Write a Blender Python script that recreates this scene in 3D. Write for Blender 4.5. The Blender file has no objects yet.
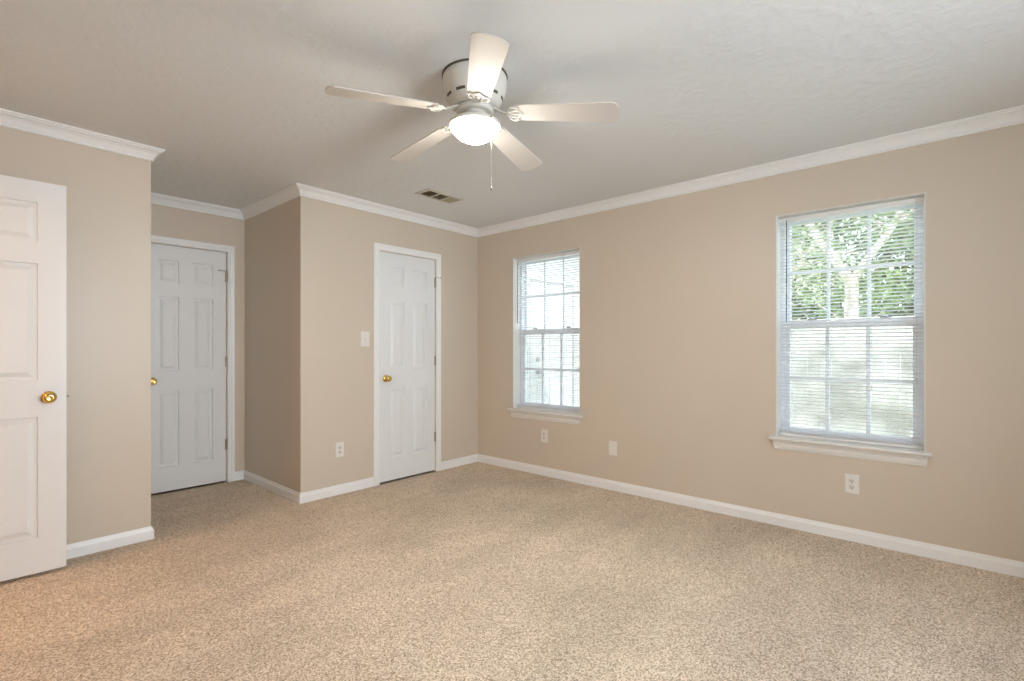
import bpy, bmesh, math, random
from mathutils import Vector, Matrix
random.seed(7)
SC = bpy.context.scene
COL = SC.collection

# ------------------------------------------------------------------ camera
cam_d = bpy.data.cameras.new('camera')
cam = bpy.data.objects.new('camera', cam_d)
COL.objects.link(cam)
cam.location = (-3.7123, -3.7657, 1.192)
YAW = 0.7243
cam.rotation_euler = (math.pi / 2, 0, YAW - math.pi / 2)
cam_d.sensor_fit = 'HORIZONTAL'
cam_d.sensor_width = 36.0
cam_d.lens = 498.93 / 1024 * 36.0
cam_d.shift_y = 8.0 / 1024
cam_d.clip_start = 0.02
cam_d.clip_end = 200
SC.camera = cam

# ------------------------------------------------------------------ view and world
SC.view_settings.view_transform = 'Standard'
SC.view_settings.look = 'None'
SC.view_settings.gamma = 1.0
SC.view_settings.use_curve_mapping = False
SC.view_settings.exposure = 0.19
SC.cycles.use_denoising = True
SC.cycles.max_bounces = 12
SC.cycles.diffuse_bounces = 8
SC.cycles.transparent_max_bounces = 16
SC.cycles.sample_clamp_indirect = 6.0
SC.cycles.caustics_reflective = False
SC.cycles.caustics_refractive = False

world = bpy.data.worlds.new('world')
SC.world = world
world.use_nodes = True
wn = world.node_tree
bgn = wn.nodes['Background']
bgn.inputs['Color'].default_value = (0.80, 0.90, 1.0, 1)
bgn.inputs['Strength'].default_value = 4.0

def light(name, kind, loc, energy, color, rot=(0, 0, 0), **kw):
    d = bpy.data.lights.new(name, kind)
    d.energy = energy
    d.color = color
    for k, v in kw.items():
        setattr(d, k, v)
    o = bpy.data.objects.new(name, d)
    COL.objects.link(o)
    o.location = loc
    o.rotation_euler = rot
    return o

def aim(vec):
    return Vector(vec).to_track_quat('-Z', 'Y').to_euler()

light('sun', 'SUN', (2, -6, 8), 3.2, (1.0, 0.95, 0.86), aim((0.62, 0.72, -0.95)), angle=0.01)
# added cool fill light behind the camera; the wall there has no window
light('rear_fill_light', 'AREA', (-2.3, -5.42, 1.4), 46, (0.82, 0.91, 1.0), aim((0.0, 1, 0.06)),
      shape='RECTANGLE', size=1.3, size_y=1.5, spread=2.3)
# warm ceiling lamp of the hall behind the open door
light('hall_lamp', 'POINT', (-4.80, -0.42, 2.15), 27, (1.0, 0.50, 0.16), shadow_soft_size=0.12)
# ------------------------------------------------------------------ materials
MATS = {}
def mat(name, color, rough=0.5, metal=0.0, spec=0.5, emit=None, estr=0.0):
    m = bpy.data.materials.new(name)
    m.use_nodes = True
    b = m.node_tree.nodes['Principled BSDF']
    b.inputs['Base Color'].default_value = (*color, 1)
    b.inputs['Roughness'].default_value = rough
    b.inputs['Metallic'].default_value = metal
    b.inputs['Specular IOR Level'].default_value = spec
    if emit:
        b.inputs['Emission Color'].default_value = (*emit, 1)
        b.inputs['Emission Strength'].default_value = estr
    MATS[name] = m
    return m

def nd(m, t, **kw):
    n = m.node_tree.nodes.new(t)
    for k, v in kw.items():
        setattr(n, k, v)
    return n

def lk(m, a, b):
    m.node_tree.links.new(a, b)

def add_bump(m, scale, strength, dist=0.002, detail=3.0, stretch=None, kind='noise'):
    b = m.node_tree.nodes['Principled BSDF']
    tc = nd(m, 'ShaderNodeTexCoord')
    mp = nd(m, 'ShaderNodeMapping')
    if stretch:
        mp.inputs['Scale'].default_value = stretch
    lk(m, tc.outputs['Object'], mp.inputs['Vector'])
    n = nd(m, 'ShaderNodeTexNoise')
    n.inputs['Scale'].default_value = scale
    n.inputs['Detail'].default_value = detail
    lk(m, mp.outputs['Vector'], n.inputs['Vector'])
    bp = nd(m, 'ShaderNodeBump')
    bp.inputs['Strength'].default_value = strength
    bp.inputs['Distance'].default_value = dist
    src = n.outputs['Fac']
    if kind == 'trowel':
        r = nd(m, 'ShaderNodeValToRGB')
        r.color_ramp.elements[0].position = 0.44
        r.color_ramp.elements[1].position = 0.60
        lk(m, src, r.inputs['Fac'])
        src = r.outputs['Color']
    lk(m, src, bp.inputs['Height'])
    lk(m, bp.outputs['Normal'], b.inputs['Normal'])
    return n

def mottle(m, c1, c2, scale, lo=0.3, hi=0.7, detail=4.0, stretch=None, coord='Object'):
    b = m.node_tree.nodes['Principled BSDF']
    tc = nd(m, 'ShaderNodeTexCoord')
    mp = nd(m, 'ShaderNodeMapping')
    if stretch:
        mp.inputs['Scale'].default_value = stretch
    lk(m, tc.outputs[coord], mp.inputs['Vector'])
    n = nd(m, 'ShaderNodeTexNoise')
    n.inputs['Scale'].default_value = scale
    n.inputs['Detail'].default_value = detail
    lk(m, mp.outputs['Vector'], n.inputs['Vector'])
    r = nd(m, 'ShaderNodeValToRGB')
    r.color_ramp.elements[0].position = lo
    r.color_ramp.elements[1].position = hi
    r.color_ramp.elements[0].color = (*c1, 1)
    r.color_ramp.elements[1].color = (*c2, 1)
    lk(m, n.outputs['Fac'], r.inputs['Fac'])
    lk(m, r.outputs['Color'], b.inputs['Base Color'])
    return r

WALL = mat('wall_paint', (0.65, 0.575, 0.48), 0.38, spec=0.5)
add_bump(WALL, 60, 0.10, 0.002)
CEIL = mat('ceiling_paint', (0.78, 0.80, 0.81), 0.75, spec=0.3)
add_bump(CEIL, 16, 0.35, 0.003, 5.0, kind='trowel')
TRIM = mat('trim_paint', (0.89, 0.895, 0.90), 0.32)
DOORM = mat('door_paint', (0.82, 0.835, 0.84), 0.36)
BRASS = mat('polished_brass', (0.80, 0.55, 0.18), 0.16, 1.0)
STEEL = mat('aged_brass_hinge', (0.42, 0.37, 0.26), 0.35, 1.0)
PLATE = mat('outlet_plastic', (0.82, 0.80, 0.76), 0.35)
PLATE2 = mat('socket_plastic', (0.76, 0.74, 0.70), 0.4)
DARK = mat('dark_slot', (0.02, 0.018, 0.015), 0.6)
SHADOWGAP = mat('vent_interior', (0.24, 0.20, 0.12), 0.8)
VENTM = mat('vent_paint', (0.60, 0.57, 0.50), 0.45)
LOUVRE = mat('vent_louvre_paint', (0.46, 0.42, 0.30), 0.5)
VINYL = mat('window_vinyl', (0.80, 0.83, 0.88), 0.35)
LINER = mat('window_liner_paint', (0.80, 0.79, 0.76), 0.4)
BLIND = mat('blind_aluminium', (0.84, 0.85, 0.86), 0.35)
BLINDR = mat('blind_rail', (0.88, 0.88, 0.88), 0.35)
WAND = mat('blind_wand', (0.16, 0.16, 0.17), 0.2)
CORD = mat('blind_cord', (0.62, 0.63, 0.66), 0.8)
LOCK = mat('sash_lock_metal', (0.45, 0.47, 0.52), 0.35, 0.6)
FANW = mat('fan_enamel', (0.68, 0.66, 0.61), 0.45)
BLADE = mat('fan_blade_laminate', (0.62, 0.58, 0.54), 0.55)
add_bump(BLADE, 8, 0.04, 0.001)
DIMM = mat('fan_vent_dark', (0.10, 0.08, 0.06), 0.6)
BOWL = mat('light_bowl_glass', (0.95, 0.93, 0.88), 0.3, emit=(1.0, 0.95, 0.85), estr=190.0)
def bowl_glow(m, z0, z1, rim, hot):
    tc = nd(m, 'ShaderNodeTexCoord')
    sp = nd(m, 'ShaderNodeSeparateXYZ')
    mr = nd(m, 'ShaderNodeMapRange')
    mr.inputs['From Min'].default_value = z0
    mr.inputs['From Max'].default_value = z1
    mr.inputs['To Min'].default_value = hot
    mr.inputs['To Max'].default_value = rim
    lk(m, tc.outputs['Object'], sp.inputs[0])
    lk(m, sp.outputs['Z'], mr.inputs['Value'])
    lk(m, mr.outputs['Result'], m.node_tree.nodes['Principled BSDF'].inputs['Emission Strength'])
bowl_glow(BOWL, -0.285, -0.235, 40.0, 180.0)
CHAIN = mat('chain_metal', (0.55, 0.50, 0.42), 0.35, 0.8)
FOB = mat('chain_fob', (0.14, 0.11, 0.09), 0.4)

# carpet: cut pile flecked in tan, brown and cream
CARPET = mat('carpet', (0.4, 0.3, 0.2), 0.95, spec=0.1)
def build_carpet(m):
    b = m.node_tree.nodes['Principled BSDF']
    tc = nd(m, 'ShaderNodeTexCoord')
    def noise(s, d=3.0, stretch=None, rough=0.6):
        n = nd(m, 'ShaderNodeTexNoise')
        n.inputs['Scale'].default_value = s
        n.inputs['Detail'].default_value = d
        n.inputs['Roughness'].default_value = rough
        if stretch:
            mp = nd(m, 'ShaderNodeMapping')
            mp.inputs['Scale'].default_value = stretch
            mp.inputs['Rotation'].default_value = (0, 0, 0.5)
            lk(m, tc.outputs['Object'], mp.inputs['Vector'])
            lk(m, mp.outputs['Vector'], n.inputs['Vector'])
        else:
            lk(m, tc.outputs['Object'], n.inputs['Vector'])
        return n
    fleck = nd(m, 'ShaderNodeTexVoronoi')
    fleck.inputs['Scale'].default_value = 225
    wob = noise(60, 2.0)
    wadd = nd(m, 'ShaderNodeMix', data_type='VECTOR')
    wadd.inputs[0].default_value = 0.012
    lk(m, tc.outputs['Object'], wadd.inputs[4])
    lk(m, wob.outputs['Color'], wadd.inputs[5])
    lk(m, wadd.outputs[1], fleck.inputs['Vector'])
    sep = nd(m, 'ShaderNodeSeparateColor')
    lk(m, fleck.outputs['Color'], sep.inputs[0])
    r = nd(m, 'ShaderNodeValToRGB')
    cr = r.color_ramp
    cr.elements[0].position = 0.02
    cr.elements[0].color = (0.34, 0.255, 0.18, 1)
    cr.elements[1].position = 0.95
    cr.elements[1].color = (0.90, 0.80, 0.68, 1)
    e = cr.elements.new(0.50)
    e.color = (0.65, 0.54, 0.42, 1)
    lk(m, sep.outputs[0], r.inputs['Fac'])
    nap = noise(1.1, 4.0, (1.0, 1.7, 1.0))
    mr = nd(m, 'ShaderNodeMapRange')
    mr.inputs['From Min'].default_value = 0.35
    mr.inputs['From Max'].default_value = 0.65
    mr.inputs['To Min'].default_value = 0.84
    mr.inputs['To Max'].default_value = 1.08
    lk(m, nap.outputs['Fac'], mr.inputs['Value'])
    mx = nd(m, 'ShaderNodeMix', data_type='RGBA', blend_type='MULTIPLY')
    mx.inputs[0].default_value = 1.0
    lk(m, r.outputs['Color'], mx.inputs[6])
    lk(m, mr.outputs['Result'], mx.inputs[7])
    lk(m, mx.outputs[2], b.inputs['Base Color'])
    bp = nd(m, 'ShaderNodeBump')
    bp.inputs['Strength'].default_value = 0.9
    bp.inputs['Distance'].default_value = 0.006
    n2 = noise(110, 2.0)
    lk(m, n2.outputs['Fac'], bp.inputs['Height'])
    lk(m, bp.outputs['Normal'], b.inputs['Normal'])
build_carpet(CARPET)

# thin window glass and insect screen: mostly clear
def glass_mat(name, tint, gloss):
    m = bpy.data.materials.new(name)
    m.use_nodes = True
    nt = m.node_tree
    nt.nodes.clear()
    out = nt.nodes.new('ShaderNodeOutputMaterial')
    t = nt.nodes.new('ShaderNodeBsdfTransparent')
    t.inputs['Color'].default_value = (*tint, 1)
    g = nt.nodes.new('ShaderNodeBsdfGlossy')
    g.inputs['Roughness'].default_value = 0.02
    mx = nt.nodes.new('ShaderNodeMixShader')
    mx.inputs[0].default_value = gloss
    nt.links.new(t.outputs[0], mx.inputs[1])
    nt.links.new(g.outputs[0], mx.inputs[2])
    nt.links.new(mx.outputs[0], out.inputs['Surface'])
    return m
GLASS = glass_mat('window_glass', (0.97, 0.985, 0.98), 0.05)
def screen_mat():
    m = bpy.data.materials.new('insect_screen')
    m.use_nodes = True
    nt = m.node_tree
    nt.nodes.clear()
    out = nt.nodes.new('ShaderNodeOutputMaterial')
    t = nt.nodes.new('ShaderNodeBsdfTransparent')
    g = nt.nodes.new('ShaderNodeBsdfDiffuse')
    g.inputs['Color'].default_value = (0.55, 0.56, 0.58, 1)
    mx = nt.nodes.new('ShaderNodeMixShader')
    mx.inputs[0].default_value = 0.22
    nt.links.new(t.outputs[0], mx.inputs[1])
    nt.links.new(g.outputs[0], mx.inputs[2])
    nt.links.new(mx.outputs[0], out.inputs['Surface'])
    return m
SCREEN = screen_mat()

SIDING = mat('white_siding', (0.68, 0.69, 0.70), 0.5)
EXTDOOR = mat('exterior_door_paint', (0.72, 0.73, 0.74), 0.4)
EXTGREY = mat('exterior_door_weatherstrip', (0.30, 0.31, 0.33), 0.6)
KNOBM = mat('brushed_nickel', (0.35, 0.35, 0.35), 0.35, 0.9)
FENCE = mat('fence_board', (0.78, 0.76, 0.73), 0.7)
mottle(FENCE, (0.33, 0.32, 0.29), (0.74, 0.72, 0.71), 2.2, 0.36, 0.58, 6.0, (0.7, 0.7, 0.9))  # dappled tree shade painted into the white boards as mottled grey
GRASSM = mat('yard_grass', (0.20, 0.26, 0.09), 0.9)
mottle(GRASSM, (0.30, 0.26, 0.14), (0.25, 0.34, 0.12), 3.0)
BARK = mat('pale_bark', (0.52, 0.46, 0.38), 0.85)
mottle(BARK, (0.34, 0.29, 0.24), (0.66, 0.61, 0.54), 9.0, 0.35, 0.65, 5.0, (1, 1, 0.4))
def leaf_mat(name, c1, c2):
    m = mat(name, c1, 0.45)
    mottle(m, c1, c2, 4.0, 0.35, 0.65)
    b = m.node_tree.nodes['Principled BSDF']
    b.inputs['Subsurface Weight'].default_value = 0.0
    tr = nd(m, 'ShaderNodeBsdfTranslucent')
    tr.inputs['Color'].default_value = (0.42, 0.50, 0.26, 1)
    mx = nd(m, 'ShaderNodeMixShader')
    mx.inputs[0].default_value = 0.35
    out = [n for n in m.node_tree.nodes if n.type == 'OUTPUT_MATERIAL'][0]
    lk(m, b.outputs[0], mx.inputs[1])
    lk(m, tr.outputs[0], mx.inputs[2])
    lk(m, mx.outputs[0], out.inputs['Surface'])
    return m
LEAF1 = leaf_mat('leaf_green', (0.13, 0.22, 0.10), (0.30, 0.40, 0.20))
LEAF2 = leaf_mat('leaf_dark_green', (0.10, 0.15, 0.10), (0.20, 0.27, 0.16))
LEAF3 = leaf_mat('leaf_olive', (0.42, 0.42, 0.33), (0.62, 0.59, 0.50))

# ------------------------------------------------------------------ mesh helpers
def link(name, bm, m, parent=None, smooth=False, bevel=0.0, seg=2):
    bmesh.ops.recalc_face_normals(bm, faces=bm.faces)
    me = bpy.data.meshes.new(name)
    bm.to_mesh(me)
    bm.free()
    if smooth:
        me.shade_smooth()
    me.materials.append(m)
    o = bpy.data.objects.new(name, me)
    COL.objects.link(o)
    if parent is not None:
        o.parent = parent
    if bevel > 0:
        md = o.modifiers.new('edge', 'BEVEL')
        md.width = bevel
        md.segments = seg
        md.limit_method = 'ANGLE'
        md.angle_limit = math.radians(40)
    return o

def structure(o):
    o['kind'] = 'structure'
    return o

def empty(name, loc=(0, 0, 0), rotz=0.0, parent=None):
    o = bpy.data.objects.new(name, None)
    o.empty_display_size = 0.1
    COL.objects.link(o)
    o.location = loc
    o.rotation_euler = (0, 0, rotz)
    if parent is not None:
        o.parent = parent
    return o

def tag(o, label, cat, group=None):
    o['label'] = label
    o['category'] = cat
    if group:
        o['group'] = group
    return o

def box(bm, x0, x1, y0, y1, z0, z1):
    v = [bm.verts.new(p) for p in ((x0, y0, z0), (x1, y0, z0), (x1, y1, z0), (x0, y1, z0),
                                   (x0, y0, z1), (x1, y0, z1), (x1, y1, z1), (x0, y1, z1))]
    for f in ((0, 3, 2, 1), (4, 5, 6, 7), (0, 1, 5, 4), (1, 2, 6, 5), (2, 3, 7, 6), (3, 0, 4, 7)):
        bm.faces.new([v[i] for i in f])
    return v

def boxobj(name, b, m, parent=None, bevel=0.0, seg=2):
    bm = bmesh.new()
    box(bm, *b)
    return link(name, bm, m, parent, bevel=bevel, seg=seg)

def lathe(bm, prof, n=32, M=None, cap=True):
    """prof: list of (r, z) revolved about Z, transformed by M"""
    M = M or Matrix.Identity(4)
    rings = []
    for r, z in prof:
        if r < 1e-6:
            rings.append([bm.verts.new(M @ Vector((0, 0, z)))])
        else:
            rings.append([bm.verts.new(M @ Vector((r * math.cos(2 * math.pi * i / n), r * math.sin(2 * math.pi * i / n), z)))
                          for i in range(n)])
    for a, b in zip(rings, rings[1:]):
        for i in range(n):
            j = (i + 1) % n
            if len(a) == 1 and len(b) == 1:
                continue
            if len(a) == 1:
                bm.faces.new((a[0], b[i], b[j]))
            elif len(b) == 1:
                bm.faces.new((a[i], a[j], b[0]))
            else:
                bm.faces.new((a[i], a[j], b[j], b[i]))
    if cap:
        for rg in (rings[0], rings[-1]):
            if len(rg) > 2:
                bm.faces.new(rg)

def tube(bm, pts, radii, n=8, cap=True):
    pts = [Vector(p) for p in pts]
    if not hasattr(radii, '__len__'):
        radii = [radii] * len(pts)
    rings = []
    up = None
    for i, p in enumerate(pts):
        d = (pts[min(i + 1, len(pts) - 1)] - pts[max(i - 1, 0)]).normalized()
        if up is None:
            up = Vector((0, 0, 1)) if abs(d.z) < 0.9 else Vector((1, 0, 0))
        s = d.cross(up).normalized()
        up = s.cross(d).normalized()
        rings.append([bm.verts.new(p + (s * math.cos(2 * math.pi * k / n) + up * math.sin(2 * math.pi * k / n)) * radii[i])
                      for k in range(n)])
    for a, b in zip(rings, rings[1:]):
        for k in range(n):
            j = (k + 1) % n
            bm.faces.new((a[k], a[j], b[j], b[k]))
    if cap:
        bm.faces.new(rings[0])
        bm.faces.new(rings[-1])

def loft(bm, sections):
    """closed-profile sections joined into a capped prism"""
    rings = [[bm.verts.new(p) for p in s] for s in sections]
    n = len(rings[0])
    for a, b in zip(rings, rings[1:]):
        for k in range(n):
            j = (k + 1) % n
            bm.faces.new((a[k], a[j], b[j], b[k]))
    bm.faces.new(rings[0])
    bm.faces.new(list(reversed(rings[-1])))

def wall_mesh(name, o, u, n, L, Hh, t, holes, m, ext=0.0):
    """wall whose room face starts at o and runs along u; n points into the room; thickness t behind.
    holes: (u0, u1, z0, z1, depth or None for a through opening)"""
    o, u, n = Vector(o), Vector(u), Vector(n)
    us = sorted({-ext, L + ext} | {h[0] for h in holes} | {h[1] for h in holes})
    zs = sorted({0.0, Hh} | {h[2] for h in holes} | {h[3] for h in holes})
    bm = bmesh.new()
    P = lambda a, z, d: o + u * a + Vector((0, 0, z)) - n * d
    def q(*pts):
        bm.faces.new([bm.verts.new(p) for p in pts])
    for a0, a1 in zip(us, us[1:]):
        for z0, z1 in zip(zs, zs[1:]):
            ca, cz = (a0 + a1) / 2, (z0 + z1) / 2
            h = next((h for h in holes if h[0] < ca < h[1] and h[2] < cz < h[3]), None)
            if h is None:
                q(P(a0, z0, 0), P(a1, z0, 0), P(a1, z1, 0), P(a0, z1, 0))
            elif h[4] is not None:
                q(P(a0, z0, h[4]), P(a1, z0, h[4]), P(a1, z1, h[4]), P(a0, z1, h[4]))
            if h is None or h[4] is not None:
                q(P(a0, z0, t), P(a0, z1, t), P(a1, z1, t), P(a1, z0, t))
    for h in holes:
        d = h[4] if h[4] is not None else t
        a0, a1, z0, z1 = h[:4]
        q(P(a0, z0, 0), P(a0, z1, 0), P(a0, z1, d), P(a0, z0, d))
        q(P(a1, z0, 0), P(a1, z0, d), P(a1, z1, d), P(a1, z1, 0))
        q(P(a0, z1, 0), P(a1, z1, 0), P(a1, z1, d), P(a0, z1, d))
        if z0 > 0.001:
            q(P(a0, z0, 0), P(a0, z0, d), P(a1, z0, d), P(a1, z0, 0))
    a0, a1 = us[0], us[-1]
    q(P(a0, 0, 0), P(a0, 0, t), P(a0, Hh, t), P(a0, Hh, 0))
    q(P(a1, 0, 0), P(a1, Hh, 0), P(a1, Hh, t), P(a1, 0, t))
    q(P(a0, Hh, 0), P(a0, Hh, t), P(a1, Hh, t), P(a1, Hh, 0))
    q(P(a0, 0, 0), P(a1, 0, 0), P(a1, 0, t), P(a0, 0, t))
    bmesh.ops.remove_doubles(bm, verts=bm.verts, dist=0.00005)
    return structure(link(name, bm, m))

# ------------------------------------------------------------------ plan of the room (metres)
H = 2.44
EX = -1.913        # outside corner of the closet block
BY = 1.0955        # back of the entry alcove
LX = -2.870        # end of the left wall
WX = -4.12         # west wall
SY = -5.50         # south wall, behind the camera
D1 = (-1.203, -0.583, 2.047)     # closet door slab edges, top
D2 = (-2.680, -2.068, 2.045)     # alcove door
W1 = (-1.286, -0.495)
W2 = (-3.646, -2.866)
WZ0, WZ1 = 0.600, 2.088
G = 0.004

# window wall along +x side: u runs from SY to 0
wall_mesh('wall_right', (0, SY, 0), (0, 1, 0), (-1, 0, 0), -SY, H, 0.19,
          [(W1[0] - SY, W1[1] - SY, WZ0 - 0.02, WZ1, None), (W2[0] - SY, W2[1] - SY, WZ0 - 0.02, WZ1, None)], WALL, 0.0)
# closet wall: room face y = 0
wall_mesh('wall_back', (EX, 0, 0), (1, 0, 0), (0, -1, 0), -EX, H, 0.12,
          [(D1[0] - G - EX, D1[1] + G - EX, 0, D1[2] + G, 0.10)], WALL)
wall_mesh('wall_closet_side', (EX, 0.12, 0), (0, 1, 0), (-1, 0, 0), BY - 0.12 + 0.12, H, 0.12, [], WALL)
wall_mesh('wall_alcove', (LX, BY, 0), (1, 0, 0), (0, -1, 0), EX - LX, H, 0.12,
          [(D2[0] - G - LX, D2[1] + G - LX, 0, D2[2] + G, 0.10)], WALL)
wall_mesh('wall_alcove_left', (LX, 0.12, 0), (0, 1, 0), (1, 0, 0), BY, H, 0.12, [], WALL)
wall_mesh('wall_left', (WX, 0, 0), (1, 0, 0), (0, -1, 0), LX - WX, H, 0.12, [], WALL)
DW0, DW1 = -1.035, -0.235    # hall doorway in the west wall
wall_mesh('wall_west', (WX, SY, 0), (0, 1, 0), (1, 0, 0), -SY, H, 0.12,
          [(DW0 - SY, DW1 - SY, 0, 2.07, None)], WALL)
wall_mesh('wall_south', (WX, SY, 0), (1, 0, 0), (0, 1, 0), -WX, H, 0.12, [], WALL)
# hall behind the open door
wall_mesh('wall_hall_back', (WX - 1.30, 0.0, 0), (1, 0, 0), (0, -1, 0), 1.18, H, 0.1, [], WALL)
wall_mesh('wall_hall_front', (WX - 1.30, -2.2, 0), (1, 0, 0), (0, 1, 0), 1.18, H, 0.1, [], WALL)
wall_mesh('wall_hall_side', (WX - 1.30, -2.2, 0), (0, 1, 0), (1, 0, 0), 2.2, H, 0.1, [], WALL)

bm = bmesh.new()
box(bm, WX - 1.5, 0.19, SY - 0.12, BY + 0.12, -0.12, 0.0)
structure(link('floor', bm, CARPET))
bm = bmesh.new()
box(bm, WX - 1.5, 0.19, SY - 0.12, BY + 0.12, H, H + 0.12)
structure(link('ceiling', bm, CEIL))

# ------------------------------------------------------------------ crown moulding and baseboards
CROWN = [(0, -0.074), (0.009, -0.074), (0.013, -0.068), (0.009, -0.062), (0.013, -0.058), (0.017, -0.050),
         (0.025, -0.036), (0.036, -0.025), (0.047, -0.019), (0.051, -0.017), (0.051, -0.011), (0.061, -0.009),
         (0.061, 0.0), (0, 0)]
BASE = [(0, 0.0), (0.014, 0.0), (0.014, 0.052), (0.0125, 0.058), (0.009, 0.064), (0.006, 0.074), (0.004, 0.079), (0, 0.079)]
LOOP = [(0, SY), (0, 0), (EX, 0), (EX, BY), (LX, BY), (LX, 0), (WX, 0), (WX, SY)]
def normal(a, b):
    d = (Vector(b) - Vector(a)).normalized()
    return Vector((-d.y, d.x))
def run(i, prof, z0, t0=None, t1=None):
    """profile along loop edge i, mitred at loop corners or cut square at distance t0/t1"""
    n = len(LOOP)
    A, B = Vector(LOOP[i]), Vector(LOOP[(i + 1) % n])
    nn = normal(A, B)
    npv = normal(LOOP[i - 1], A)
    nnx = normal(B, LOOP[(i + 2) % n])
    d = (B - A).normalized()
    def sec(P, off, t):
        out = []
        for o_, z in prof:
            q = (P + off * o_) if t is None else (A + d * t + nn * o_)
            out.append(Vector((q.x, q.y, z0 + z)))
        return out
    bm = bmesh.new()
    loft(bm, [sec(A, (npv + nn) / (1 + npv.dot(nn)), t0), sec(B, (nn + nnx) / (1 + nn.dot(nnx)), t1)])
    return bm
for k in range(8):
    structure(link('trim_%d' % (k + 1), run(k, CROWN, H), TRIM))
structure(link('baseboard_right', run(0, BASE, 0), TRIM))
CW = 0.056
structure(link('baseboard_back', run(1, BASE, 0, None, -(D1[1] + 0.012 + CW)), TRIM))
structure(link('baseboard_back_center', run(1, BASE, 0, -(D1[0] - 0.012 - CW), None), TRIM))
structure(link('baseboard_closet_side', run(2, BASE, 0), TRIM))
structure(link('baseboard_alcove', run(3, BASE, 0, None, EX - (D2[1] + 0.012 + CW)), TRIM))
structure(link('baseboard_alcove_left', run(4, BASE, 0), TRIM))
structure(link('baseboard_left', run(5, BASE, 0), TRIM))
structure(link('baseboard_west', run(6, BASE, 0, -(DW0 - 0.06), None), TRIM))

# ------------------------------------------------------------------ doors
PROF_C = [(0, 0), (0, 0.011), (0.004, 0.014), (0.018, 0.0145), (0.024, 0.011), (0.030, 0.0145), (0.050, 0.017), (0.056, 0.014), (0.056, 0)]
def casing_bm(x0, x1, zt, prof=PROF_C):
    """U-shaped casing in local XZ, sticking out towards -Y"""
    path = [((x0, 0.0), (-1, 0)), ((x0, zt), (-1, 1)), ((x1, zt), (1, 1)), ((x1, 0.0), (1, 0))]
    bm = bmesh.new()
    loft(bm, [[Vector((p[0] + d[0] * o, -h, p[1] + d[1] * o)) for o, h in prof] for p, d in path])
    return bm

def panel_slab(bm, w, h, t, cols, rows, both=True):
    """six-panel slab: x 0..w, z 0..h, front face at y=0, back at y=t"""
    xs = sorted({0, w} | {c for p in cols for c in p})
    zs = sorted({0, h} | {c for p in rows for c in p})
    rings = [(0.0, 0.0), (0.003, 0.014), (0.018, 0.014), (0.040, 0.003)]
    def face(y0, s):
        for a0, a1 in zip(xs, xs[1:]):
            for z0, z1 in zip(zs, zs[1:]):
                isp = any(abs(c[0] - a0) < 1e-6 for c in cols) and any(abs(r[0] - z0) < 1e-6 for r in rows)
                if not isp:
                    bm.faces.new([bm.verts.new(p) for p in ((a0, y0, z0), (a1, y0, z0), (a1, y0, z1), (a0, y0, z1))])
                    continue
                prev = None
                for ins, dep in rings:
                    y = y0 + s * dep
                    cur = [(a0 + ins, y, z0 + ins), (a1 - ins, y, z0 + ins), (a1 - ins, y, z1 - ins), (a0 + ins, y, z1 - ins)]
                    if prev:
                        for k in range(4):
                            j = (k + 1) % 4
                            bm.faces.new([bm.verts.new(p) for p in (prev[k], prev[j], cur[j], cur[k])])
                    prev = cur
                bm.faces.new([bm.verts.new(p) for p in prev])
    face(0, 1)
    face(t, -1)
    for a, b in (((0, 0), (0, h)), ((w, 0), (w, h)), ((0, 0), (w, 0)), ((0, h), (w, h))):
        bm.faces.new([bm.verts.new(p) for p in ((a[0], 0, a[1]), (b[0], 0, b[1]), (b[0], t, b[1]), (a[0], t, a[1]))])
    bmesh.ops.remove_doubles(bm, verts=bm.verts, dist=0.00005)

def knob(parent, x, z, y0=0.0, s=-1):
    """round brass knob with rose on the face at y0, sticking out towards s*Y"""
    M = Matrix.Translation((x, y0, z)) @ Matrix.Rotation(-s * math.pi / 2, 4, 'X')
    M = Matrix.Translation((x, y0, z)) @ Matrix(((1, 0, 0, 0), (0, 0, s, 0), (0, 1, 0, 0), (0, 0, 0, 1)))
    bm = bmesh.new()
    lathe(bm, [(0, 0), (0.033, 0), (0.033, 0.003), (0.029, 0.007), (0.017, 0.010), (0.011, 0.014), (0.0105, 0.026), (0.014, 0.031),
               (0.024, 0.037), (0.0275, 0.045), (0.0265, 0.053), (0.021, 0.060), (0.013, 0.0635), (0.010, 0.0625), (0, 0.062)], 28, M, cap=False)
    return link('door_knob', bm, BRASS, parent, smooth=True)

def hinge(parent, x, z, y=-0.006, stop=0):
    bm = bmesh.new()
    tube(bm, [(x, y, z - 0.045), (x, y, z + 0.045)], 0.0058, 10)
    lathe(bm, [(0, 0), (0.0045, 0), (0.0045, 0.004), (0, 0.007)], 10, Matrix.Translation((x, y, z + 0.045)))
    box(bm, x - 0.010, x + 0.010, y + 0.002, y + 0.0045, z - 0.045, z + 0.045)
    h = link('hinge', bm, STEEL, parent)
    if stop:
        bm = bmesh.new()
        zt = z + 0.052
        tube(bm, [(x, y, zt), (x + stop * 0.020, y - 0.010, zt), (x + stop * 0.042, y - 0.007, zt), (x + stop * 0.06, y - 0.012, zt)], 0.0032, 8)
        lathe(bm, [(0, 0), (0.006, 0), (0.007, 0.005), (0.004, 0.008), (0, 0.008)], 10,
              Matrix.Translation((x + stop * 0.06, y - 0.012, zt)) @ Matrix.Rotation(stop * 0.3 - math.pi / 2, 4, 'Y'))
        link('hinge_pin_stop', bm, STEEL, h)
    return h

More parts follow.
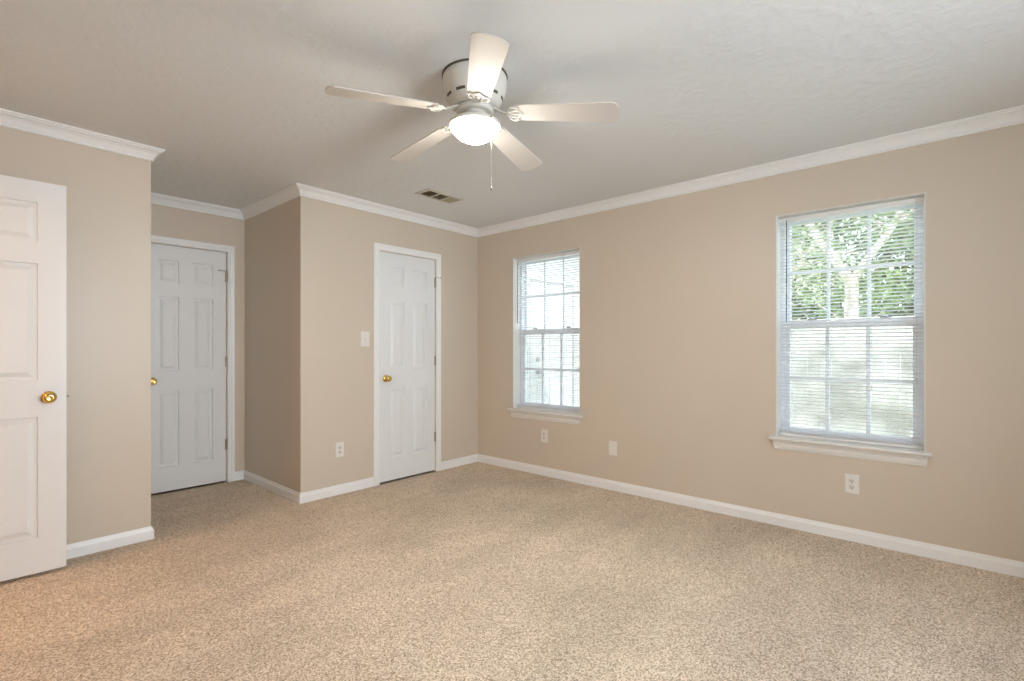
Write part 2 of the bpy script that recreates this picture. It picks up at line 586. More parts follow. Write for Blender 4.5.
ROWS = [(0.215, 0.842), (1.008, 1.620), (1.733, 1.922)]
def hung_door(name, x0, x1, zt, y, cols, knob_x, hinge_x, stop):
    root = structure(empty(name, (x0, y, 0)))
    w = x1 - x0
    bm = bmesh.new()
    panel_slab(bm, w, zt - 0.014, 0.035, cols, [(a - 0.014, b - 0.014) for a, b in ROWS])
    s = link('slab', bm, DOORM, root)
    s.location = (0, 0.002, 0.014)
    link('casing', casing_bm(-0.010, w + 0.010, zt + 0.008), TRIM, root)
    bm = bmesh.new()   # jamb stop and lining
    path = [((-G + 0.0005, 0.0), (1, 0)), ((-G + 0.0005, zt + G - 0.0005), (1, -1)), ((w + G - 0.0005, zt + G - 0.0005), (-1, -1)), ((w + G - 0.0005, 0.0), (-1, 0))]
    prof = [(0, 0.045), (0.014, 0.045), (0.014, 0.078), (0, 0.078)]
    loft(bm, [[Vector((p[0] + d[0] * o, h, p[1] + d[1] * o)) for o, h in prof] for p, d in path])
    link('door_stop', bm, TRIM, root)
    knob(root, knob_x, 0.926, 0.002)
    for k, z in enumerate((0.337, 1.074, 1.829)):
        hinge(root, hinge_x, z, -0.004, stop if k == 2 else 0)
    return root
hung_door('door_1', D1[0], D1[1], D1[2], 0.0, [(0.103, 0.262), (0.355, 0.520)], 0.062, D1[1] - D1[0] + 0.001, 1)
hung_door('door_2', D2[0], D2[1], D2[2], BY, [(0.100, 0.250), (0.352, 0.505)], 0.060, D2[1] - D2[0] + 0.001, -1)

# open hall door folded back along the left wall
d3 = structure(empty('door_3', (WX + 0.055, -0.1875 + 0.022, 0), -0.027))
w3 = -3.289 - (WX + 0.055)
bm = bmesh.new()
c0 = w3 - 0.112
panel_slab(bm, w3, 2.046, 0.035, [(0.112, (w3 - 0.1) / 2), ((w3 + 0.1) / 2, c0)],
           [(a - 0.02, b - 0.02) for a, b in ((0.203, 0.835), (1.028, 1.636), (1.748, 1.955))])
s3 = link('slab', bm, DOORM, d3)
s3.location = (0, 0, 0.02)
knob(d3, w3 - 0.070, 0.934, 0.0, -1)
knob(d3, w3 - 0.070, 0.934, 0.035, 1)
bm = bmesh.new()
box(bm, w3 - 0.0005, w3 + 0.0015, 0.006, 0.029, 0.905, 0.963)
tube(bm, [(w3, 0.0175, 0.934), (w3 + 0.011, 0.0175, 0.934)], 0.007, 10)
link('latch', bm, STEEL, d3)
for z in (0.3, 1.05, 1.83):
    hinge(d3, -0.004, z, 0.040)
# casing round the hall doorway, room side (the part of a plain opening)
bm = casing_bm(0, DW1 - DW0, 2.07)
bm.transform(Matrix.Translation((WX, DW0, 0)) @ Matrix.Rotation(math.pi / 2, 4, 'Z'))
structure(link('trim_9', bm, TRIM))

# ------------------------------------------------------------------ windows: local frame X = into the wall (world +x), Y along world y
def window(name, ya, yb):
    """ya > yb; left edge ya as the camera sees it"""
    root = structure(empty(name, (0, ya, 0)))
    w = ya - yb             # local y runs from 0 down to -w
    z0, z1 = WZ0, WZ1
    T = 0.005
    # liner boards of the opening
    bm = bmesh.new()
    box(bm, -0.001, 0.186, -T, 0.0, z0, z1)
    box(bm, -0.001, 0.186, -w, -w + T, z0, z1)
    box(bm, 0.0005, 0.186, -w + T, -T, z1 - T, z1)
    link('jamb_liner', bm, LINER, root)
    # outer vinyl frame
    a, b = -T, -w + T
    FW = 0.027
    bm = bmesh.new()
    for y0, y1, za, zb in ((a - FW, a, z0, z1 - T), (b, b + FW, z0, z1 - T), (b + FW, a - FW, z1 - T - 0.022, z1 - T), (b + FW, a - FW, z0, z0 + 0.016)):
        box(bm, 0.098, 0.178, y0, y1, za, zb)
    link('window_frame', bm, VINYL, root, bevel=0.002)
    zm = 1.352
    def sash(nm, xa, xb, za, zb, gl, rail_b, rail_t, st, mt):
        ia, ib = a - FW, b + FW
        bm = bmesh.new()
        box(bm, xa, xb, ia - st, ia, za, zb)
        box(bm, xa, xb, ib, ib + st, za, zb)
        box(bm, xa, xb, ib + st, ia - st, zb - rail_t, zb)
        box(bm, xa, xb, ib + st, ia - st, za, za + rail_b)
        s = link(nm, bm, VINYL, root, bevel=0.002)
        g0, g1 = ib + st, ia - st
        h0, h1 = za + rail_b, zb - rail_t
        xg = (xa + xb) / 2
        boxobj('glass_pane', (xg - 0.002, xg + 0.002, g0, g1, h0, h1), GLASS, s)
        bm = bmesh.new()
        for f in (1 / 3, 2 / 3):
            yy = g0 + (g1 - g0) * f
            box(bm, xa + 0.004, xb - 0.004, yy - mt / 2, yy + mt / 2, h0, h1)
        zz = (h0 + h1) / 2
        box(bm, xa + 0.0045, xb - 0.0045, g0, g1, zz - mt / 2, zz + mt / 2)
        link('muntin', bm, VINYL, s)
        return s, g0, g1
    su, g0, g1 = sash('upper_sash', 0.142, 0.168, zm - 0.01, z1 - T - 0.022, None, 0.040, 0.020, 0.026, 0.018)
    sl, g0, g1 = sash('lower_sash', 0.106, 0.136, z0 + 0.016, zm + 0.030, None, 0.040, 0.055, 0.030, 0.022)
    for f in (0.2, 0.8):
        yy = g1 + (g0 - g1) * f
        bm = bmesh.new()
        box(bm, 0.108, 0.132, yy - 0.028, yy + 0.028, zm + 0.030, zm + 0.036)
        lathe(bm, [(0, 0), (0.013, 0), (0.013, 0.007), (0.008, 0.010), (0, 0.010)], 16, Matrix.Translation((0.120, yy, zm + 0.036)))
        box(bm, 0.104, 0.114, yy - 0.004, yy + 0.026, zm + 0.037, zm + 0.043)
        link('sash_lock', bm, LOCK, sl)
    # insect screen over the lower half, outside
    bm = bmesh.new()
    box(bm, 0.1725, 0.1735, b + FW + 0.01, a - FW - 0.01, z0 + 0.02, zm)
    link('insect_screen', bm, SCREEN, root)
    # stool with horns and moulded apron
    bm = bmesh.new()
    nose = [(0.0, 0.0), (-0.040, 0.0), (-0.046, -0.003), (-0.049, -0.010), (-0.046, -0.017), (-0.040, -0.020), (0.0, -0.020)]
    loft(bm, [[Vector((x, yy, z0 + z)) for x, z in nose] for yy in (0.036, -w - 0.030)])
    box(bm, -0.001, 0.100, -w, 0.0, z0 - 0.020, z0 + 0.0005)
    link('window_stool', bm, LINER, root)
    bm = bmesh.new()
    zt = z0 - 0.020
    ap = [(0.0, 0.0), (-0.020, 0.0), (-0.021, -0.014), (-0.018, -0.020), (-0.014, -0.030), (-0.016, -0.034), (-0.013, -0.052), (-0.009, -0.060),
          (-0.009, -0.064), (0.0, -0.064)]
    secs = []
    for yy, s in ((0.018, -1), (-w - 0.014, 1)):
        secs.append([Vector((x, yy + s * (0.021 + x) * 0.9, zt + z)) for x, z in ap])
    loft(bm, secs)
    link('window_apron', bm, LINER, root)
    return root
window('window_1', W1[1], W1[0])
window('window_2', W2[1], W2[0])

def blind(label, ya, yb, wand_y, wand_z):
    root = empty('mini_blind', (0, ya, WZ0))
    tag(root, label, 'window blind', 'white mini blinds in the two windows')
    w = ya - yb
    a, b = -0.009, -w + 0.011
    hh = WZ1 - WZ0
    xc = 0.064
    top = hh - 0.012
    bm = bmesh.new()
    box(bm, xc - 0.013, xc + 0.013, b, a, top - 0.026, top)
    link('headrail', bm, BLINDR, root, bevel=0.0015)
    # slats: shallow curved strips, room edge raised a little
    n = 64
    pitch = 0.0222
    tilt = math.radians(11.5)
    bm = bmesh.new()
    zb = 0.040
    z = top - 0.034
    while z > zb:
        secs = []
        pts = []
        K = 4
        for side in (1, -1):
            for k in range(K + 1):
                f = -1 + 2 * k / K
                f *= side
                x = f * 0.0125
                c = 0.0016 * (1 - f * f) + side * 0.0003
                pts.append((x, c))
        ct, st = math.cos(tilt), math.sin(tilt)
        sec = [(xc + x * ct - c * st * 0, z - x * st + c) for x, c in pts]
        loft(bm, [[Vector((x, b + 0.002, zz)) for x, zz in sec], [Vector((x, a - 0.002, zz)) for x, zz in sec]])
        z -= pitch
    link('slats', bm, BLIND, root)
    # surplus slats gathered on the bottom rail
    bm = bmesh.new()
    box(bm, xc - 0.012, xc + 0.012, b + 0.002, a - 0.002, 0.003, 0.017)
    link('bottom_rail', bm, BLINDR, root, bevel=0.002)
    bm = bmesh.new()
    for k in range(5):
        zz = 0.0185 + k * 0.0030
        box(bm, xc - 0.0125, xc + 0.0125, b + 0.002, a - 0.002, zz, zz + 0.0016)
    link('stacked_slats', bm, BLIND, root)
    for f in (0.10, 0.36, 0.64, 0.90):
        yy = a + (b - a) * f
        bm = bmesh.new()
        for dx in (-0.0135, 0.0135):
            tube(bm, [(xc + dx, yy, 0.016), (xc + dx, yy, top - 0.02)], 0.0006, 5)
        link('ladder_cord', bm, CORD, root)
    bm = bmesh.new()
    wy = wand_y - ya
    tube(bm, [(0.040, wy, wand_z - WZ0), (0.040, wy - 0.002, top - 0.035)], 0.0036, 6)
    tube(bm, [(0.040, wy - 0.002, top - 0.035), (0.044, wy - 0.002, top - 0.020), (0.0515, wy - 0.002, top - 0.012)], 0.0016, 6)
    link('tilt_wand', bm, WAND, root)
    bm = bmesh.new()   # lift cord with tassel at the other side
    yl = b + 0.030
    tube(bm, [(0.046, yl, 0.42), (0.046, yl, top - 0.02)], 0.0008, 5)
    lathe(bm, [(0, 0), (0.006, 0), (0.004, 0.030), (0.0015, 0.036), (0, 0.036)], 10, Matrix.Translation((0.046, yl, 0.39)))
    link('lift_cord', bm, CORD, root)
    return root
blind('white mini blind in the small window near the room corner', W1[1], W1[0], -0.520, 1.446)
blind('white mini blind in the larger window with trees and fence behind', W2[1], W2[0], -2.920, 1.372)

# ------------------------------------------------------------------ wall plates (local: X along wall, Z up, -Y out of the wall)
def plate_bm(w=0.076, h=0.120, t=0.006):
    bm = bmesh.new()
    loft(bm, [[Vector((x, -y, z)) for x, z in ((-w / 2 + i, -h / 2 + i), (w / 2 - i, -h / 2 + i), (w / 2 - i, h / 2 - i), (-w / 2 + i, h / 2 - i))]
              for y, i in ((0, 0), (t * 0.5, 0), (t, 0.005))])
    return bm
def screw(bm, x, z, y):
    lathe(bm, [(0, 0), (0.0035, 0), (0.003, 0.0012), (0, 0.0016)], 12, Matrix.Translation((x, y, z)) @ Matrix.Rotation(math.pi / 2, 4, 'X'))
def duplex_outlet(label, loc, rz):
    root = empty('wall_outlet', loc, rz)
    tag(root, label, 'outlet', 'wall outlets and cover plates')
    link('cover_plate', plate_bm(), PLATE, root)
    for s in (1, -1):
        bm = bmesh.new()
        zc = s * 0.0195
        pts = []
        for k in range(24):
            an = 2 * math.pi * k / 24
            pts.append((0.0172 * math.cos(an), max(-0.0138, min(0.0138, 0.0172 * math.sin(an)))))
        loft(bm, [[Vector((x, -y, zc + z)) for x, z in pts] for y in (0.004, 0.0085)])
        r = link('receptacle', bm, PLATE2, root)
        bm = bmesh.new()
        box(bm, -0.0085, -0.0055, -0.0092, -0.008, zc - 0.001, zc + 0.008)
        box(bm, 0.0055, 0.0085, -0.0092, -0.008, zc - 0.000, zc + 0.007)
        lathe(bm, [(0, 0), (0.0034, 0), (0.0034, 0.0012), (0, 0.0012)], 12, Matrix.Translation((0, -0.008, zc - 0.0065)) @ Matrix.Rotation(math.pi / 2, 4, 'X'))
        link('slots', bm, DARK, r)
    bm = bmesh.new()
    screw(bm, 0, 0, -0.006)
    link('screw', bm, CHAIN, root)
    return root
RW = -math.pi / 2   # plates on the window wall face -x
duplex_outlet('white duplex outlet on the closet wall left of the closet door', (-1.588, 0, 0.364), 0)
duplex_outlet('white duplex outlet below the window with trees behind it', (0, -3.294, 0.353), RW)
duplex_outlet('white outlet directly below the small window near the corner', (0, -0.889, 0.371), RW)
# cable plate between the windows
root = empty('blank_cover_plate', (0, -1.618, 0.352), RW)
tag(root, 'plain white cover plate low on the wall between the two windows', 'wall plate', 'wall outlets and cover plates')
link('cover_plate', plate_bm(), PLATE, root)
for z in (0.042, -0.042):
    bm = bmesh.new()
    screw(bm, 0, z, -0.006)
    link('screw', bm, PLATE2, root)
# light switch
root = empty('light_switch', (-1.352, 0, 1.273), 0)
tag(root, 'white toggle light switch beside the closet door casing', 'light switch')
link('cover_plate', plate_bm(0.086, 0.130, 0.006), PLATE, root)
bm = bmesh.new()
box(bm, -0.006, 0.006, -0.0085, -0.004, -0.0125, 0.0125)
t = link('toggle_bezel', bm, PLATE2, root)
bm = bmesh.new()
loft(bm, [[Vector((x, -0.008, z)) for x, z in ((-0.0042, -0.006), (0.0042, -0.006), (0.0042, 0.006), (-0.0042, 0.006))],
          [Vector((x, -0.020, z)) for x, z in ((-0.0035, -0.012), (0.0035, -0.012), (0.0035, -0.004), (-0.0035, -0.004))]])
link('toggle', bm, PLATE2, root)
for z in (0.030, -0.030):
    bm = bmesh.new()
    screw(bm, 0, z, -0.006)
    link('screw', bm, CHAIN, root)

# ------------------------------------------------------------------ ceiling air vent
VX0, VX1, VY0, VY1 = -1.235, -0.852, -0.712, -0.520
root = empty('ceiling_vent', ((VX0 + VX1) / 2, (VY0 + VY1) / 2, H))
tag(root, 'rectangular white ceiling air vent with three louvre sections near the corner', 'air vent')
hx, hy = (VX1 - VX0) / 2, (VY1 - VY0) / 2
bm = bmesh.new()
iw = 0.030
prev = None
rings = [(hx, hy, -0.0008), (hx - 0.003, hy - 0.003, -0.006), (hx - iw, hy - iw, -0.009), (hx - iw, hy - iw, -0.0008)]
rr = []
for a_, b_, z_ in rings:
    rr.append([bm.verts.new((sx * a_, sy * b_, z_)) for sx, sy in ((-1, -1), (1, -1), (1, 1), (-1, 1))])
for r0, r1 in zip(rr, rr[1:]):
    for k in range(4):
        j = (k + 1) % 4
        bm.faces.new((r0[k], r0[j], r1[j], r1[k]))
link('vent_frame', bm, VENTM, root)
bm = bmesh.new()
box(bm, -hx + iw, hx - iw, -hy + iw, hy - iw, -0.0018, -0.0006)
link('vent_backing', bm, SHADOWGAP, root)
span = 2 * (hx - iw)
for s in range(3):
    xa = -hx + iw + span * s / 3
    xb = xa + span / 3
    bm = bmesh.new()
    if s == 1:
        m_ = 9
        for k in range(m_):
            yy = -hy + iw + 2 * (hy - iw) * (k + 0.5) / m_
            v = [(xa + 0.006, yy - 0.004, -0.008), (xb - 0.006, yy - 0.004, -0.008), (xb - 0.006, yy + 0.003, -0.003), (xa + 0.006, yy + 0.003, -0.003)]
            lo = [Vector(p) for p in v]
            loft(bm, [lo, [p + Vector((0, 0.0006, 0.0010)) for p in lo]])
    else:
        sg = 1 if s == 0 else -1
        m_ = 8
        for k in range(m_):
            xx = xa + 0.006 + (xb - xa - 0.012) * (k + 0.5) / m_
            v = [(xx - 0.004 * sg, -hy + iw, -0.008), (xx - 0.004 * sg, hy - iw, -0.008), (xx + 0.003 * sg, hy - iw, -0.003), (xx + 0.003 * sg, -hy + iw, -0.003)]
            lo = [Vector(p) for p in v]
            loft(bm, [lo, [p + Vector((0.0006 * sg, 0, 0.0010)) for p in lo]])
    link('louvre_bank', bm, LOUVRE, root)
for s in (1, 2):
    xa = -hx + iw + span * s / 3
    boxobj('vent_divider', (xa - 0.006, xa + 0.006, -hy + iw, hy - iw, -0.010, -0.0018), VENTM, root)

# ------------------------------------------------------------------ ceiling fan
FX, FY = -2.1072, -2.1179
fan = empty('ceiling_fan', (FX, FY, H))
tag(fan, 'white five-blade hugger ceiling fan with a lit bowl light', 'ceiling fan')
def fz(z):
    return z - H
def flathe(name, prof, m, n=56, parent=fan, cap=False, smooth=True):
    bm = bmesh.new()
    lathe(bm, [(r, fz(z)) for r, z in prof], n, cap=cap)
    o = link(name, bm, m, parent, smooth=smooth)
    if smooth:
        md = o.modifiers.new('split', 'EDGE_SPLIT')
        md.split_angle = math.radians(35)
    return o
flathe('ceiling_canopy', [(0, H), (0.150, H), (0.1505, 2.437), (0.147, 2.434), (0, 2.434)], DIMM)
hs = flathe('motor_housing', [(0, 2.435), (0.143, 2.435), (0.147, 2.428), (0.147, 2.400), (0.1445, 2.380), (0.138, 2.356), (0.124, 2.324),
                              (0.112, 2.306), (0.098, 2.298), (0, 2.296)], FANW)
for k in range(9):       # cooling slots on the tapered shoulder
    bm = bmesh.new()
    a0 = 2 * math.pi * k / 10 + 0.1
    inner, outer = [], []
    N = 5
    for q in range(N + 1):
        an = a0 + 0.36 * q / N
        for r, z, lst in ((0.1255, 2.3274, inner), (0.1300, 2.3377, outer)):
            lst.append((r * math.cos(an), r * math.sin(an), fz(z)))
    for q in range(N):
        loft(bm, [[Vector(inner[q]) + Vector((0, 0, 0.002)), Vector(inner[q]) - Vector((0, 0, 0.0012)), Vector(outer[q]) - Vector((0, 0, 0.0012)), Vector(outer[q]) + Vector((0, 0, 0.002))],
                  [Vector(inner[q + 1]) + Vector((0, 0, 0.002)), Vector(inner[q + 1]) - Vector((0, 0, 0.0012)), Vector(outer[q + 1]) - Vector((0, 0, 0.0012)), Vector(outer[q + 1]) + Vector((0, 0, 0.002))]])
    link('cooling_slot', bm, DIMM, hs)
flathe('flywheel', [(0, 2.2936), (0.082, 2.2936), (0.086, 2.2887), (0.086, 2.2770), (0.080, 2.2712), (0, 2.2712)], FANW)
flathe('switch_housing', [(0, 2.2722), (0.052, 2.2722), (0.054, 2.2673), (0.054, 2.2556), (0.060, 2.2527), (0.078, 2.2478), (0.098, 2.2361), (0.112, 2.2264),
                          (0.1180, 2.2225), (0.1180, 2.2108), (0.1135, 2.2093), (0.1125, 2.2157), (0, 2.2157)], FANW)
flathe('light_bowl', [(0, 2.2152), (0.108, 2.2152), (0.1110, 2.2128), (0.1110, 2.2059), (0.106, 2.1952), (0.094, 2.1796), (0.078, 2.1650), (0.058, 2.1533), (0.034, 2.1455),
                      (0.012, 2.1426), (0, 2.1426)], BOWL)
TH = 4.0236
PIT = 0.203
for k in range(5):
    an = TH + k * 2 * math.pi / 5
    R0, R1 = 0.184, 0.645
    zr, zt = 2.2629, 2.2298
    slope = (zt - zr) / (R1 - R0)
    out = []
    def hw(r):
        f = (r - R0) / (R1 - R0)
        return 0.050 + 0.0165 * min(1, f * 1.15)
    # outline of the blade, rounded tip and softened root corners
    up, lo_ = [], []
    rs = [R0, R0 + 0.006, R0 + 0.02] + [R0 + 0.02 + (R1 - 0.04 - R0 - 0.02) * q / 10 for q in range(1, 11)]
    for r in rs:
        h = hw(r)
        if r == R0: h -= 0.014
        if r == R0 + 0.006: h -= 0.004
        up.append((r, h))
    tip = []
    ht = hw(R1)
    for q in range(0, 13):
        t_ = -1 + 2 * q / 12
        y = -t_
        e = abs(t_) ** 5
        tip.append((R1 + 0.004 - 0.010 * t_ * t_ - 0.016 * e, y * (ht - 0.000)))
    outline = up + tip + [(r, -h) for r, h in reversed(up)]
    # position in fan space
    ct, st = math.cos(PIT), math.sin(PIT)
    ca, sa = math.cos(an), math.sin(an)
    def place(r, s, dz):
        # s along +n (counter-clockwise side), which hangs lower
        zc = zr + slope * (r - R0) - s * st + dz
        sy = s * ct
        return Vector((r * ca - sy * sa, r * sa + sy * ca, fz(zc)))
    bm = bmesh.new()
    loft(bm, [[place(r, s, -0.003) for r, s in outline], [place(r, s, 0.003) for r, s in outline]])
    bl = link('blade', bm, BLADE, fan, bevel=0.0012)
    # cast bracket: arm from the flywheel, splayed foot under the blade root with scrolled openings
    bm = bmesh.new()
    def strip(pts, wds, th):
        for (p0, p1), (w0, w1) in zip(zip(pts, pts[1:]), zip(wds, wds[1:])):
            loft(bm, [[Vector((p0[0] * ca - s * sa, p0[0] * sa + s * ca, fz(p0[1] + t_))) for s, t_ in ((-w0, 0), (w0, 0), (w0, th), (-w0, th))],
                      [Vector((p1[0] * ca - s * sa, p1[0] * sa + s * ca, fz(p1[1] + t_))) for s, t_ in ((-w1, 0), (w1, 0), (w1, th), (-w1, th))]])
    strip([(0.070, 2.2829), (0.098, 2.2800), (0.120, 2.2692), (0.142, 2.2576), (0.160, 2.2546)], [0.016, 0.015, 0.010, 0.011, 0.014], 0.006)
    def pl(r, s, dz=-0.0065):
        return place(r, s, dz)
    for sg in (1, -1):
        tube(bm, [pl(0.150, sg * 0.006), pl(0.158, sg * 0.026), pl(0.172, sg * 0.043), pl(0.190, sg * 0.045), pl(0.202, sg * 0.036),
                  pl(0.200, sg * 0.022), pl(0.210, sg * 0.012), pl(0.222, 0)], 0.0046, 6)
        tube(bm, [pl(0.150, sg * 0.003), pl(0.165, sg * 0.016), pl(0.182, sg * 0.020), pl(0.200, sg * 0.022)], 0.0036, 6)
    tube(bm, [pl(0.146, 0), pl(0.222, 0)], 0.0048, 6)
    for r_, s_ in ((0.190, 0.044), (0.190, -0.044), (0.221, 0.0)):
        c = pl(r_, s_, -0.010)
        lathe(bm, [(0, 0), (0.0065, 0.001), (0.0065, 0.004), (0, 0.006)], 10, Matrix.Translation(c))
    link('blade_bracket', bm, FANW, bl)
bm = bmesh.new()
# the chain leaves the housing rim through a short arm and hangs clear of the bowl, on the camera side
PCX = 0.077 * math.sin(YAW) - 0.090 * math.cos(YAW)
PCY = -0.077 * math.cos(YAW) - 0.090 * math.sin(YAW)
tube(bm, [(PCX * 0.92, PCY * 0.92, fz(2.2196)), (PCX * 1.02, PCY * 1.02, fz(2.2186)), (PCX * 1.04, PCY * 1.04, fz(2.2108))], 0.003, 8)
z = 2.2089
px, py = PCX * 1.04, PCY * 1.04
tube(bm, [(px, py, fz(2.2128)), (px, py, fz(1.903))], 0.0007, 5)
while z > 1.904:
    lathe(bm, [(0, -0.0016), (0.0014, -0.0006), (0.0014, 0.0006), (0, 0.0016)], 6, Matrix.Translation((px, py, fz(z))))
    z -= 0.0050
ch = link('pull_chain', bm, CHAIN, fan)
bm = bmesh.new()
lathe(bm, [(0, 0), (0.0030, 0.001), (0.0036, 0.006), (0.0022, 0.016), (0, 0.018)], 10, Matrix.Translation((px, py, fz(1.886))))
link('chain_fob', bm, FOB, ch)

# ------------------------------------------------------------------ outside: yard, wing of the house, fence, trees
bm = bmesh.new()
box(bm, 0.19, 14, -12, 0.2, -0.5, -0.35)
structure(link('ground_yard', bm, GRASSM))
# white wing of the house seen through the small window
bm = bmesh.new()
Y0 = 0.20
z = -0.35
while z < 2.75:     # lap siding
    loft(bm, [[Vector((x, Y0 + 0.02, z)), Vector((x, Y0 - 0.010, z)), Vector((x, Y0 - 0.002, z + 0.18)), Vector((x, Y0 + 0.02, z + 0.18))] for x in (0.20, 1.03)])
    loft(bm, [[Vector((x, Y0 + 0.02, z)), Vector((x, Y0 - 0.010, z)), Vector((x, Y0 - 0.002, z + 0.18)), Vector((x, Y0 + 0.02, z + 0.18))] for x in (2.065, 4.0)])
    z += 0.18
box(bm, 1.03, 2.065, Y0 - 0.004, Y0 + 0.02, 2.09, 2.80)
box(bm, 0.20, 4.0, Y0 + 0.021, Y0 + 0.10, -0.35, 2.80)
structure(link('wall_exterior_wing', bm, SIDING))
bm = bmesh.new()
box(bm, 0.20, 4.2, Y0 - 0.35, Y0 + 0.12, 2.62, 2.80)
structure(link('roof_exterior_soffit', bm, SIDING))
d4 = structure(empty('door_4', (1.09, Y0, 0)))
bm = bmesh.new()
panel_slab(bm, 0.913, 2.03, 0.035, [(0.12, 0.41), (0.50, 0.79)], [(0.2, 0.82), (1.0, 1.6), (1.72, 1.92)])
s4 = link('slab', bm, EXTDOOR, d4)
s4.location = (0, -0.02, 0.0)
bm = bmesh.new()
path = [((0, -0.1), (-1, 0)), ((0, 2.034), (-1, 1)), ((0.913, 2.034), (1, 1)), ((0.913, -0.1), (1, 0))]
loft(bm, [[Vector((p[0] + d[0] * o, h, p[1] + d[1] * o)) for o, h in ((0, -0.022), (0.028, -0.022), (0.028, 0.0), (0, 0.0))] for p, d in path])
link('weatherstrip', bm, EXTGREY, d4)
bm = bmesh.new()
loft(bm, [[Vector((p[0] + d[0] * o, h, p[1] + d[1] * o)) for o, h in ((0.028, -0.03), (0.062, -0.03), (0.062, 0.0), (0.028, 0.0))] for p, d in path])
link('casing', bm, EXTDOOR, d4)
for z, r in ((0.894, 0.030), (1.059, 0.028)):
    bm = bmesh.new()
    M = Matrix.Translation((0.14, -0.02, z)) @ Matrix(((1, 0, 0, 0), (0, 0, -1, 0), (0, 1, 0, 0), (0, 0, 0, 1)))
    if z < 1:
        lathe(bm, [(0, 0), (0.034, 0), (0.030, 0.008), (0.012, 0.012), (0.012, 0.028), (0.026, 0.036), (0.030, 0.048), (0.020, 0.060), (0, 0.062)], 20, M, cap=False)
        link('door_knob', bm, KNOBM, d4, smooth=True)
    else:
        lathe(bm, [(0, 0), (0.031, 0), (0.029, 0.010), (0.022, 0.014), (0, 0.014)], 20, M, cap=False)
        link('deadbolt', bm, KNOBM, d4, smooth=True)
structure_step = boxobj('ground_door_step', (0.85, 2.3, -0.9, Y0 - 0.031, -0.35, -0.12), mat('concrete', (0.55, 0.54, 0.52), 0.8), bevel=0.01)
structure(structure_step)

# board fence
fx = 4.0
fence = empty('board_fence', (fx, -3.0, -0.35))
tag(fence, 'white board fence with dappled shade in its colour standing in the yard beyond the window', 'fence')
bm = bmesh.new()
y = 0.0
rnd = random.Random(3)
boards = bmesh.new()
y = 3.15
while y > -6.5:
    h = 1.90 + rnd.uniform(-0.006, 0.006)
    dx = rnd.uniform(-0.003, 0.003)
    loft(boards, [[Vector((dx + t_, y, 0.03)), Vector((dx + t_, y - 0.138, 0.03)), Vector((dx + t_, y - 0.138, h - 0.03)), Vector((dx + t_, y - 0.11, h)),
                   Vector((dx + t_, y - 0.028, h)), Vector((dx + t_, y, h - 0.03))] for t_ in (0, 0.018)])
    y -= 0.143
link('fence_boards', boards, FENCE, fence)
for zz in (0.35, 1.0, 1.6):
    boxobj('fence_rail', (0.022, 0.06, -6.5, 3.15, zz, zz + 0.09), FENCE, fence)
for yy in (3.0, 0.6, -1.8, -4.2, -6.4):
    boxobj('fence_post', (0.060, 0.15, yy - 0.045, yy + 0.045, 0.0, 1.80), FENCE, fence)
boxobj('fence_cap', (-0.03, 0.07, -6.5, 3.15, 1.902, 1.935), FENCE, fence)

def leaves_bm(blobs, n, size, rnd):
    bm = bmesh.new()
    for _ in range(n):
        c, r = blobs[rnd.randrange(len(blobs))]
        while True:
            p = Vector((rnd.uniform(-1, 1), rnd.uniform(-1, 1), rnd.uniform(-1, 1)))
            if 0.3 < p.length < 1:
                break
        p = Vector(c) + Vector((p.x * r[0], p.y * r[1], p.z * r[2]))
        s = size * rnd.uniform(0.6, 1.4)
        M = Matrix.Rotation(rnd.uniform(0, 6.28), 4, 'Z') @ Matrix.Rotation(rnd.uniform(-1.1, 1.1), 4, 'X') @ Matrix.Rotation(rnd.uniform(-1.1, 1.1), 4, 'Y')
        q = [(-s, 0, 0), (-0.2 * s, -0.42 * s, 0.08 * s), (s, 0, -0.1 * s), (-0.2 * s, 0.42 * s, 0.08 * s)]
        v = [bm.verts.new(p + M @ Vector(a)) for a in q]
        bm.faces.new((v[0], v[1], v[2]))
        bm.faces.new((v[0], v[2], v[3]))
    return bm
def branch_pts(a, b, rnd, wob=0.08, n=6):
    a, b = Vector(a), Vector(b)
    return [a.lerp(b, k / (n - 1)) + (Vector((rnd.uniform(-wob, wob), rnd.uniform(-wob, wob), 0)) if 0 < k < n - 1 else Vector()) for k in range(n)]
def tree(label, x, y, limbs, blobs, nleaf, size, leafm, seed, group=None):
    rnd = random.Random(seed)
    r = empty('tree', (x, y, -0.35))
    tag(r, label, 'tree', group)
    bm = bmesh.new()
    for a, b, r0, r1 in limbs:
        pts = branch_pts(a, b, rnd, r0 * 0.5)
        tube(bm, pts, [r0 + (r1 - r0) * k / (len(pts) - 1) for k in range(len(pts))], 8)
    # twigs
    for _ in range(30):
        a, b, r0, r1 = limbs[rnd.randrange(len(limbs))]
        t_ = rnd.uniform(0.35, 1)
        p = Vector(a).lerp(Vector(b), t_)
        q = p + Vector((rnd.uniform(-0.8, 0.8), rnd.uniform(-0.9, 0.9), rnd.uniform(0.1, 0.9)))
        tube(bm, branch_pts(p, q, rnd, 0.06, 5), [0.022, 0.017, 0.013, 0.009, 0.005], 5)
    link('trunk', bm, BARK, r)
    link('foliage', leaves_bm(blobs, nleaf, size, rnd), leafm, r)
    return r
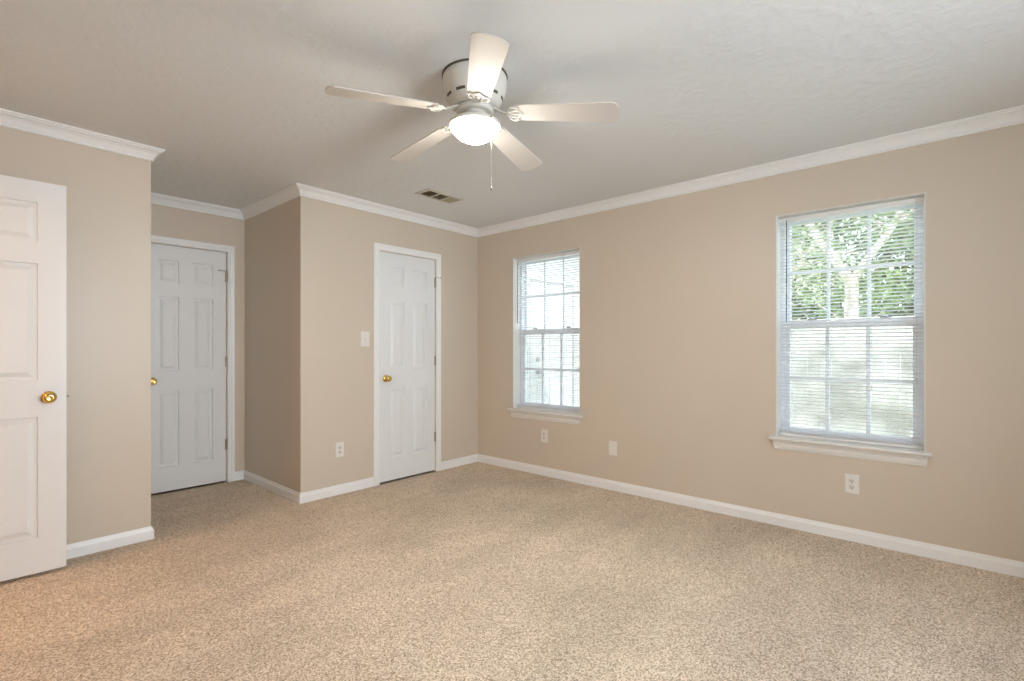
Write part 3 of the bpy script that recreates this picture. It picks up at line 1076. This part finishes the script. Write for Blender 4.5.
tree('tree with a pale forked trunk seen over the fence through the window', 6.5, -2.48,
     [((0, 0, 0), (0.05, 0.02, 2.75), 0.13, 0.10), ((0.05, 0.02, 2.7), (-0.1, 0.75, 3.9), 0.085, 0.05), ((0.05, 0.0, 2.7), (0.1, -0.65, 3.8), 0.07, 0.04),
      ((-0.1, 0.7, 3.8), (0, 1.3, 4.7), 0.05, 0.02), ((0.1, -0.6, 3.7), (0.2, -0.9, 4.8), 0.04, 0.02)],
     [((0.5, 0.0, 2.6), (0.6, 1.0, 0.6)), ((0.4, 0.9, 3.4), (0.7, 0.9, 0.8)), ((0.5, -0.8, 3.9), (0.7, 0.9, 0.8)), ((0.2, 0.3, 4.8), (1.2, 1.6, 0.6))],
     4200, 0.050, LEAF1, 11)
tree('broad dense dark green tree standing farthest back beyond the fence', 9.8, -1.8,
     [((0, 0, 0), (0, 0, 3.4), 0.16, 0.09), ((0, 0, 2.2), (0.3, 1.3, 4.2), 0.08, 0.03), ((0, 0, 2.2), (-0.3, -1.4, 4.2), 0.08, 0.03)],
     [((0, 1.6, 2.3), (0.9, 1.5, 1.0)), ((0, -0.2, 2.3), (0.9, 1.5, 1.0)), ((0, -1.9, 2.3), (0.9, 1.5, 1.0)), ((0, 1.4, 3.9), (1.0, 1.6, 1.1)),
      ((0, -0.4, 4.2), (1.0, 1.6, 1.2)), ((0, -2.0, 3.8), (1.0, 1.5, 1.1)), ((0, 0.4, 5.6), (1.1, 2.2, 1.0))],
     15000, 0.10, LEAF2, 12)
tree('slender tree with sparse olive leaves standing close behind the fence', 4.8, -1.75,
     [((0, 0, 0), (0.05, 0.1, 2.4), 0.05, 0.035), ((0.05, 0.1, 2.3), (0.0, 0.6, 3.3), 0.03, 0.012), ((0.05, 0.1, 2.2), (0.1, -0.5, 3.2), 0.03, 0.012)],
     [((0, 0.35, 2.3), (0.35, 0.5, 0.55)), ((0, 0.3, 3.1), (0.4, 0.6, 0.5)), ((0, -0.4, 2.7), (0.4, 0.5, 0.6))],
     1500, 0.035, LEAF3, 14)
